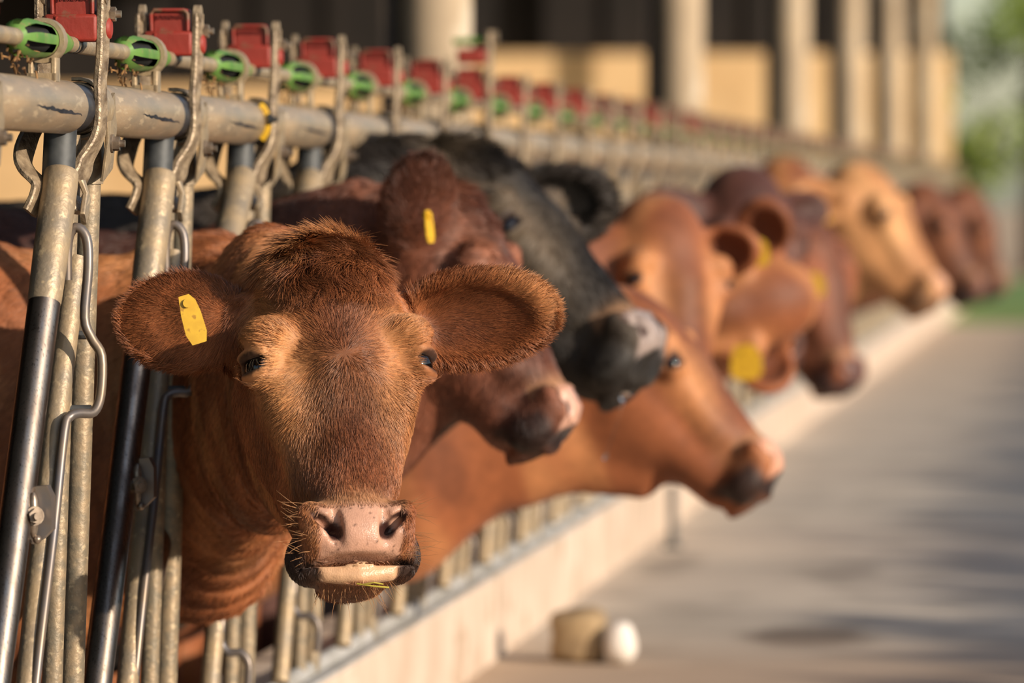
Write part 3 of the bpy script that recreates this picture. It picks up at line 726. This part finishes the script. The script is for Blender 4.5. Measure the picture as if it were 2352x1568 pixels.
def make_fur(root, O, V, Q4, colr, skin, earm, er, toL, Rm, n, hw, size, seed, groom):
    r = np.random.default_rng(seed)
    P = V[Q4]; A = .5 * np.linalg.norm(np.cross(P[:, 2] - P[:, 0], P[:, 3] - P[:, 1]), axis=1)
    N = np.cross(P[:, 2] - P[:, 0], P[:, 3] - P[:, 1]); N /= np.linalg.norm(N, axis=1)[:, None] + 1e-12
    # make normals point outward (quads may be wound either way): use majority against the centroid of their smoothed neighbours
    VN = np.zeros_like(V)
    for k in range(4): np.add.at(VN, Q4[:, k], N)
    VN /= np.linalg.norm(VN, axis=1)[:, None] + 1e-12
    cen = P.mean(1); QL = toL(cen)
    dist = np.linalg.norm(QL - [0, .1, -.03], axis=1)
    wt = A * np.clip(np.where(dist < .36, 1, .55 - (dist - .36) * .35), .0, 1) * (cen[:, 0] > FX - .75) * (1 - np.clip(skin[Q4[:, 0]], 0, 1) > .4)
    wt *= 1 + 1.2 * earm[Q4[:, 0]]
    for s_ in (-1, 1): wt = wt * (np.linalg.norm(QL - (np.array((s_ * EYE[0], EYE[1], EYE[2])) + eye_dir(s_) * .02 + np.array((0, 0, .002))), axis=1) > .0250)
    wt = wt * np.where((QL[:, 2] < -.244) & (QL[:, 1] < .05), .15, 1)
    cs = np.cumsum(wt); k = np.searchsorted(cs, r.random(n) * cs[-1]); k = np.clip(k, 0, len(Q4) - 1)
    u, v = r.random(n), r.random(n)
    B = P[k]; root_p = (B[:, 0] * ((1 - u) * (1 - v))[:, None] + B[:, 1] * (u * (1 - v))[:, None] + B[:, 2] * (u * v)[:, None] + B[:, 3] * ((1 - u) * v)[:, None])
    BN = VN[Q4[k]]; nn = (BN[:, 0] * ((1 - u) * (1 - v))[:, None] + BN[:, 1] * (u * (1 - v))[:, None] + BN[:, 2] * (u * v)[:, None] + BN[:, 3] * ((1 - u) * v)[:, None])
    nn /= np.linalg.norm(nn, axis=1)[:, None] + 1e-12
    c = colr[Q4[k]].mean(1)[:, :3]; Q = toL(root_p); x, y, z = Q.T; em = earm[Q4[k]].mean(1)
    hd = sst(np.linalg.norm(Q - [0, .1, -.03], axis=1), .40, .30)
    # local flow
    f = np.stack([x * 1.0, y * .2, z * 1.0 + 1e-4], 1); f /= np.linalg.norm(f, axis=1)[:, None]
    nose = sst(z, .0, -.04) * sst(np.abs(x), .07, .03); f = lerp(f, np.array([0, 0, -1.]), nose * .75) + x[:, None] * nose[:, None] * np.array([6., 0, 0])
    side = sst(y, .035, .085); f = lerp(f, np.array([0, .65, -.75]), side)
    tuft = sst(np.abs(x), .080, .045) * sst(z, .055, .10) * sst(y, .13, .08); f = lerp(f, np.array([0, -.25, -1.]), tuft * .9)
    L_ = .0120 + .003 * side + .016 * tuft + .012 * sst(z, .12, .15) * sst(y, .2, .1)
    L_ = L_ * (1 - .45 * sst(z, -.14, -.18) * hd)
    lift = .15 + .14 * tuft
    # neck hair lies back towards the body and down
    fw = f @ Rm.T; fw = lerp(np.broadcast_to(np.array([-.7, .1, -.75]), fw.shape), fw, hd)
    L_ = lerp(np.full((n, 1), .014), L_[:, None], hd)[:, 0]
    for (a, fr, Ln, Wd) in er:
        q = (Q - (a + fr[:, 0] * Ln * .54)) @ fr; rad = np.sqrt((q[:, 0] / (Ln * .54)) ** 2 + (q[:, 1] / (Wd * .5)) ** 2)
        on = ((np.abs(q[:, 2]) < .045) & (q[:, 0] > -Ln * .42)).astype(float)
        out = (fr[:, 0][None] * (.55 + .6 * np.clip(q[:, 0] / (Ln * .5), -1, 1))[:, None] + fr[:, 1][None] * (q[:, 1] / (Wd * .5))[:, None] * .8) @ Rm.T
        fw = lerp(fw, out, on); edge = on * sst(rad, .7, 1.0); L_ = L_ * (1 - on) + on * (.011 + .009 * edge); lift = lift * (1 - on) + on * (.17 + .18 * edge)
    if groom: fw, L_, lift = groom(Q, fw, L_, lift)
    jit = r.normal(size=(n, 3)); cl = np.stack([wob(Q, 55, 11), wob(Q, 55, 12), wob(Q, 55, 13)], 1)
    fw = fw / (np.linalg.norm(fw, axis=1)[:, None] + 1e-9) + .09 * jit + (.26 + .75 * tuft * hd)[:, None] * cl
    fw -= nn * (fw * nn).sum(1)[:, None]; fw /= np.linalg.norm(fw, axis=1)[:, None] + 1e-9
    L_ = L_ * r.uniform(.65, 1.3, n) * size
    d0 = fw + nn * (lift * r.uniform(.6, 1.5, n))[:, None]; d0 /= np.linalg.norm(d0, axis=1)[:, None]
    curl = np.cross(nn, fw) * (wob(Q, 70, 21) * .5 * (tuft * hd) + r.normal(size=n) * .07)[:, None]
    K = 4; S = np.zeros((n, K, 3)); p = root_p - nn * .0002; S[:, 0] = p
    for j in range(1, K):
        t = j / (K - 1); dj = d0 + fw * .6 * t + curl * (2.4 * t); dj /= np.linalg.norm(dj, axis=1)[:, None]
        p = p + dj * (L_ / (K - 1))[:, None]; S[:, j] = p
    var = (r.uniform(.62, 1.48, n) * (1 + .22 * wob(Q, 95, 31)))[:, None]; cc = np.clip(c * var * (1 + r.normal(size=(n, 1)) * np.array([[.0, .04, .06]])), 0, 1)
    add_hair(root, 'fur', S - O, np.broadcast_to(np.array([.00034, .00032, .00022, .00005]) * hw, (n, K)), cc)
def add_hair(root, name, S, rad, colr):
    n, K, _ = S.shape
    hc = bpy.data.hair_curves.new(name); hc.add_curves([K] * n)
    hc.attributes['position'].data.foreach_set('vector', S.astype(np.float32).ravel())
    at_ = hc.attributes.get('radius') or hc.attributes.new('radius', 'FLOAT', 'POINT')
    at_.data.foreach_set('value', np.ascontiguousarray(rad, np.float32).ravel())
    ac = hc.attributes.new('coat', 'FLOAT_COLOR', 'CURVE')
    ac.data.foreach_set('color', np.concatenate([colr, np.ones((n, 1))], 1).astype(np.float32).ravel())
    hc.materials.append(M['hair'])
    o = link(name, hc, root); o['kind'] = 'stuff'; return o

#                base            dark            pale            nose pad         lips
RED   = [(146, 88, 52), (86, 46, 26), (208, 152, 98), (188, 144, 120), (38, 27, 24)]
DRED  = [(114, 68, 48), (64, 33, 24), (152, 102, 78), (196, 150, 128), (40, 26, 22)]
BLACK = [(44, 37, 31), (20, 18, 15), (112, 96, 76), (150, 134, 126), (40, 36, 32)]
ORNG  = [(144, 84, 50), (84, 44, 26), (204, 144, 92), (206, 152, 124), (36, 24, 20)]
PALE  = [(192, 138, 90), (140, 90, 52), (216, 166, 114), (210, 156, 120), (110, 78, 52)]
UMBER = [(112, 66, 42), (60, 34, 24), (140, 88, 58), (130, 92, 76), (36, 24, 20)]
MAROON = [(82, 48, 38), (54, 28, 22), (108, 68, 54), (120, 84, 72), (36, 24, 20)]

# ---- the cow looking at us
def A(u, v, Y): return np.array(at(u, v, Y))
c1, tw = cow('reddish brown cow facing the camera, yellow tag in one ear, pink nose, wet lower lip',
         A(792, 812, 6.34), 19, 25, -.5, RED, size=.98,
         ears=[(1, (.97, .16, .10), (-.15, -.95, -.22), .172, .108), (-1, (-.93, .05, .10), (.1, .80, -.50), .135, .118)],
         neck=[((-1.03, 6.93, .66), .074), ((FX + .0, 7.32, .585), .106), ((FX - .35, 7.3, .53), .14)],
         palelip=True, h=.0031, H=.035, fur=520000, body_y=7.30, wrinkle=.010,
         tags=[(A(441, 733, 6.245), (.30, 0, -.95), (.25, -.95, .1), .024, .056, .0)])
def whiskers(root, toW, n, seed, spread):
    r = np.random.default_rng(seed); O = np.array(root.location); S = []
    for k in range(n):
        s = 1 if r.random() < .5 else -1
        if k % 3: p = np.array((s * r.uniform(.046, .062), r.uniform(.02, .06), r.uniform(-.24, -.17))); d = np.array((s * r.uniform(.6, 1), -.5, r.uniform(-.5, .3))); ln = r.uniform(.02, .05)
        else: p = np.array((s * r.uniform(0, .042), r.uniform(.055, .11), r.uniform(-.258, -.246))); d = np.array((s * r.uniform(0, .5), -.3, -1)); ln = r.uniform(.012, .035)
        d /= np.linalg.norm(d); g = np.array((0, 0, -1.)) * r.uniform(-.2, .35)
        S.append([toW(p + d * ln * t + g * ln * t * t) for t in (0, .33, .66, 1)])
    add_hair(root, 'whiskers', np.array(S) - O, np.tile([.00028, .00024, .00018, .00006], (n, 1)), np.tile(lin((176, 130, 90)), (n, 1)))
whiskers(c1, tw, 150, 5, 1)
b = MB(); q0 = Vector(tw((-.006, .030, -.271))); b.tube([q0, q0 + Vector((.018, -.006, -.002)), q0 + Vector((.036, 0, -.004))], .0009, 6)
b.tube([q0 + Vector((.004, -.003, -.001)), q0 + Vector((.020, -.008, .002)), q0 + Vector((.030, -.004, 0))], .0007, 6)
thing(link('hay_stalk', b.mesh('hay_stalk', M['hay'])), 'yellow hay stalk stuck to the chin of the cow facing us', 'hay')
# ---- the cows in profile behind her, nearest first
slot = lambda k: FY1 + (k + .5) * FS
c2, tw2 = cow('dark reddish cow in profile right behind the front cow, fuzzy upright ear, pink nose edge',
    A(1188, 622, 7.95), 82, 25, 0, DRED, ears=[(-1, (.16, -.40, .90), (-.25, .90, .35), .145, .105), (1, (.1, .9, .3), (.8, -.5, .2), .14, .09)],
    neck=[((-1.05, 7.98, .68), .095), ((FX, slot(1), .62), .11), ((FX - .35, slot(1), .55), .14)], h=.006, body_y=slot(1), fur=90000, hairw=1.7, seed=2, neckshade=.85,
    size=.95, tags=[(A(986, 520, 7.66), (.1, 0, -1), (.93, -.3, .1), .026, .045, 0)])
c3, tw3 = cow('black cow with raised poll and wet grey nose, drooling over the lowered brown head',
    A(1272, 478, 8.7), 72, 43, 0, BLACK, ears=[(-1, (-.80, -.45, .12), (-.1, .8, .3), .150, .10), (1, (.93, .10, .16), (-.3, -.9, .1), .165, .115)],
    neck=[((-1.08, 8.70, .735), .085), ((FX, slot(2), .69), .10), ((FX - .35, slot(2), .55), .14)], size=1.13, h=.006, body_y=slot(2), fur=60000, hairw=1.8, seed=3)
O3 = np.array(c3.location); b = MB()
P_ = [A(1436, 912, 8.45), A(1424, 950, 8.45), A(1408, 1000, 8.45), A(1391, 1050, 8.45)]
b.tube([Vector(q - O3) for q in P_], [.0016, .0009, .0008, .0012], 8); b.ball(P_[-1] - O3, .0045, 10, 8); b.ball(P_[0] - O3, (.010, .008, .008), 10, 8)
x = link('drool', b.mesh('drool', M['drool']), c3); x['label'] = 'clear string of drool with a drop'
c4, tw4 = cow('orange brown cow with head lowered and stretched out, pink nose and black lips',
    A(1606, 800, 9.35), 84, 38, 0, ORNG, ears=[(-1, (-.75, -.30, .30), (-.1, .9, .2), .14, .09), (1, (-.3, .8, .4), (.7, -.5, .2), .14, .09)],
    neck=[((-1.00, 9.34, .60), .095), ((FX, slot(3), .52), .115), ((FX - .35, slot(3), .50), .14)], h=.007, body_y=slot(3), seed=4)
c5, tw5 = cow('orange cow with a broad lit forehead turned to the camera above the lowered head',
    A(1585, 640, 10.1), 36, 16, 4, ORNG, ears=[(-1, (-.86, -.20, -.10), (.2, -.85, -.35), .15, .10), (1, (.85, -.25, .10), (-.2, -.9, -.2), .12, .10)], h=.008, body_y=slot(4), seed=5)
c6, tw6 = cow('orange cow with its head rolled sideways, ears above and below each with a yellow tag',
    A(1680, 712, 10.8), 12, 0, 80, ORNG, ears=[(-1, (.22, -.50, .82), (-.1, -.85, -.5), .125, .115), (1, (-.10, -.60, -.55), (.1, -.80, .5), .12, .11)], h=.008, body_y=slot(5), seed=6,
    tags=[(A(1735, 580, 10.55), (.1, 0, -1), (0, -1, .1), .050, .052, 0), (A(1713, 832, 10.55), (.1, 0, -1), (0, -1, .1), .060, .065, 0)])
c7, tw7 = cow('maroon cow behind the broad orange forehead, only its dark poll showing',
    A(1768, 560, 11.5), 32, 12, 0, MAROON, ears=[(-1, (-.7, -.5, .2), (-.1, .8, .3), .14, .09), (1, (.6, .7, .1), (-.2, -.9, 0), .14, .09)], h=.009, body_y=slot(6), seed=7)
c9, tw9 = cow('maroon muzzled cow hanging its head low under the pale orange face, tagged ear',
    A(1935, 645, 13.3), 62, 12, 0, [(128, 74, 46), (60, 32, 24), (150, 90, 60), (92, 58, 50), (46, 26, 22)], ears=[(-1, (.30, -.85, .0), (.1, -.5, .6), .13, .10), (1, (.5, .8, 0), (-.2, -.9, 0), .14, .09)], h=.010, body_y=slot(9), seed=9,
    tags=[(A(1866, 655, 13.0), (.1, 0, -1), (0, -1, .1), .055, .055, 0)])
c12, tw12 = cow('light brown cow whose poll shows just behind the tagged dark ear of the pale cow',
    A(1885, 478, 15.4), 55, 20, 0, RED, ears=[(-1, (-.4, -.8, .1), (.1, -.4, .6), .14, .09), (1, (.6, .7, .1), (-.2, -.9, 0), .14, .09)], h=.010, body_y=slot(12), seed=12)
c8, tw8 = cow('pale orange cow in profile with a sunlit wedge shaped face and tagged dark ear',
    A(2082, 480, 14.6), 76, 29, 0, PALE, ears=[(-1, (-.85, -.45, .02), (.05, -.9, .15), .15, .12), (1, (.3, .8, .3), (.7, -.5, .2), .14, .09)], h=.010, body_y=slot(11), seed=8,
    tags=[(A(1876, 492, 14.1), (.1, 0, -1), (0, -1, .1), .06, .06, 0)])
c10, tw10 = cow('brown cow in profile just past the pale orange face',
    A(2205, 510, 18.6), 76, 24, 0, UMBER, ears=[(-1, (-.6, -.6, .1), (-.1, .4, .7), .14, .10), (1, (.3, .8, .3), (.7, -.5, .2), .14, .09)], h=.012, body_y=slot(17), seed=10)
c11, tw11 = cow('dark red cow in profile, the last in the row by the grass',
    A(2285, 520, 21.3), 80, 14, 0, UMBER, ears=[(-1, (-.6, -.6, .2), (-.1, .4, .7), .14, .10), (1, (.3, .8, .3), (.7, -.5, .2), .14, .09)], h=.012, body_y=slot(21), seed=11)



# ================================================================ small things on the alley floor
def lump(c, r, seed, boxy=.0):
    b = MB(); b.ball((0, 0, 0), 1.0, 20, 14); rr = np.random.default_rng(seed)
    V = np.array(b.v); ph = rr.uniform(0, 6, 6)
    if boxy: V = np.sign(V) * np.abs(V) ** (1 - boxy); 
    d = 1 + .07 * np.sin(3 * V[:, 0] + ph[0]) + .06 * np.sin(4 * V[:, 1] + ph[1]) + .05 * np.sin(5 * V[:, 2] + ph[2])
    V = V * d[:, None] * np.array(r) + np.array(c); V[:, 2] = np.maximum(V[:, 2], 0.0)
    b.v = [tuple(p) for p in V]; return b
p = at(1328, 1500, 10.75)
thing(link('stone_block', lump((p.x, p.y, .048), (.052, .055, .052), 3, .55).mesh('stone_block', M['block'])), 'tan squarish stone lying on the alley floor beside the kerb wall', 'stone')
p = at(1425, 1500, 10.7)
thing(link('white_stone', lump((p.x, p.y, .038), (.030, .04, .045), 5).mesh('white_stone', M['white'])), 'rounded white stone on the alley floor right of the tan block', 'stone')
# feed post standing clear of the kerb
def stand_post(u, v0, v1, w, Y, nm, lab):
    a = at(u, v0, Y); c = at(u, v1, Y)
    b = MB(); b.tube([(c.x, Y, max(0, c.z)), (a.x, Y, a.z)], w / 2, 12); b.box((c.x, Y, max(.006, c.z)), (w, w, .006))
    thing(link(nm, b.mesh(nm, M['dark_steel'])), lab, 'post')
Yp = CZ * F / (1262 - 451)
stand_post(1545, 1110, 1262, .022, Yp, 'short_steel_post', 'thin short steel post on the alley floor under the lowered brown head')

# ================================================================ trees beyond the barn, added shade screen
def leaf_cloud(c, r, n, size, seed, hollow=.5):
    rr = np.random.default_rng(seed); d = rr.normal(size=(n, 3)); d /= np.linalg.norm(d, axis=1)[:, None]
    rad = (hollow + (1 - hollow) * rr.random(n) ** .7)[:, None]
    C = d * rad * np.array(r) + np.array(c)
    # clumps
    a = rr.normal(size=(n, 3)); a /= np.linalg.norm(a, axis=1)[:, None]; b_ = np.cross(a, rr.normal(size=(n, 3))); b_ /= np.linalg.norm(b_, axis=1)[:, None]
    s = size * rr.uniform(.6, 1.3, n)[:, None]
    V = np.stack([C - a * s, C + b_ * s * .5, C + a * s, C - b_ * s * .5], 1).reshape(-1, 3)
    return V, np.arange(4 * n).reshape(-1, 4)
def tree(x, y, h, cr, n, m, seed, label, branches, size=.09):
    root = empty('tree', (x, y, 0)); thing(root, label, 'tree', 'trees beyond the barn end')
    b = MB(); b.tube(smoothpath([(0, 0, -.1), (.05, 0, h * .3), (-.05, .05, h * .6), (0, 0, h * .85)], 3), [.16 - .012 * k for k in range(10)], 10)
    rr = random.Random(seed)
    for k in range(branches):
        a = rr.uniform(0, 6.28); z = h * rr.uniform(.3, .7)
        b.tube([(0, 0, z), (math.cos(a) * cr * .45, math.sin(a) * cr * .45, z + .3), (math.cos(a) * cr * .85, math.sin(a) * cr * .85, z + .5 * rr.random())], [.06, .04, .015], 6)
    link('trunk', b.mesh('trunk', M['bark']), root)
    vs, fs = [], []; o = 0
    cl = [(rr.uniform(-.75, .75) * cr, rr.uniform(-.75, .75) * cr, h * rr.uniform(.16, .95)) for _ in range(branches * 5)]
    for k, c in enumerate(cl):
        V, Fc = leaf_cloud(c, (cr * .25, cr * .25, cr * .22), n // len(cl), size, seed * 50 + k, .2); vs.append(V); fs.append(Fc + o); o += len(V)
    V = np.concatenate(vs); Fc = np.concatenate(fs)
    me = bpy.data.meshes.new('crown'); me.from_pydata(V.tolist(), [], Fc.tolist()); me.materials.append(m)
    link('crown', me, root)
tree(-.9, 66, 6.5, 2.0, 4200, M['leaf'], 4, 'loose green leafy tree just right of the barn corner', 7)
tree(.35, 58, 7.5, 1.7, 5200, M['leaf_d'], 9, 'dark leafy tree reaching over the top right corner', 5)
tree(1.6, 74, 6.0, 2.4, 1500, M['leaf'], 13, 'green leafy tree furthest beyond the meadow', 6, .11)

# leafy screen added out of view, right of the alley, to shade the floor
vs, fs, o = [], [], 0
for k in range(125):
    V, Fc = leaf_cloud((4.9, -16 + k * .42, .88 + .03 * math.sin(k * 1.3)), (.42, .6, .90), 1000, .13, 900 + k, .2); vs.append(V); fs.append(Fc + o); o += len(V)
V = np.concatenate(vs); V[:, 2] = np.maximum(V[:, 2], 0.0); Fc = np.concatenate(fs)
me = bpy.data.meshes.new('shade_screen'); me.from_pydata(V.tolist(), [], Fc.tolist()); me.materials.append(M['shade_screen'])
thing(link('shade_screen', me), 'leafy screen added out of view to shade the right of the alley', 'shade_screen')['kind'] = 'stuff'
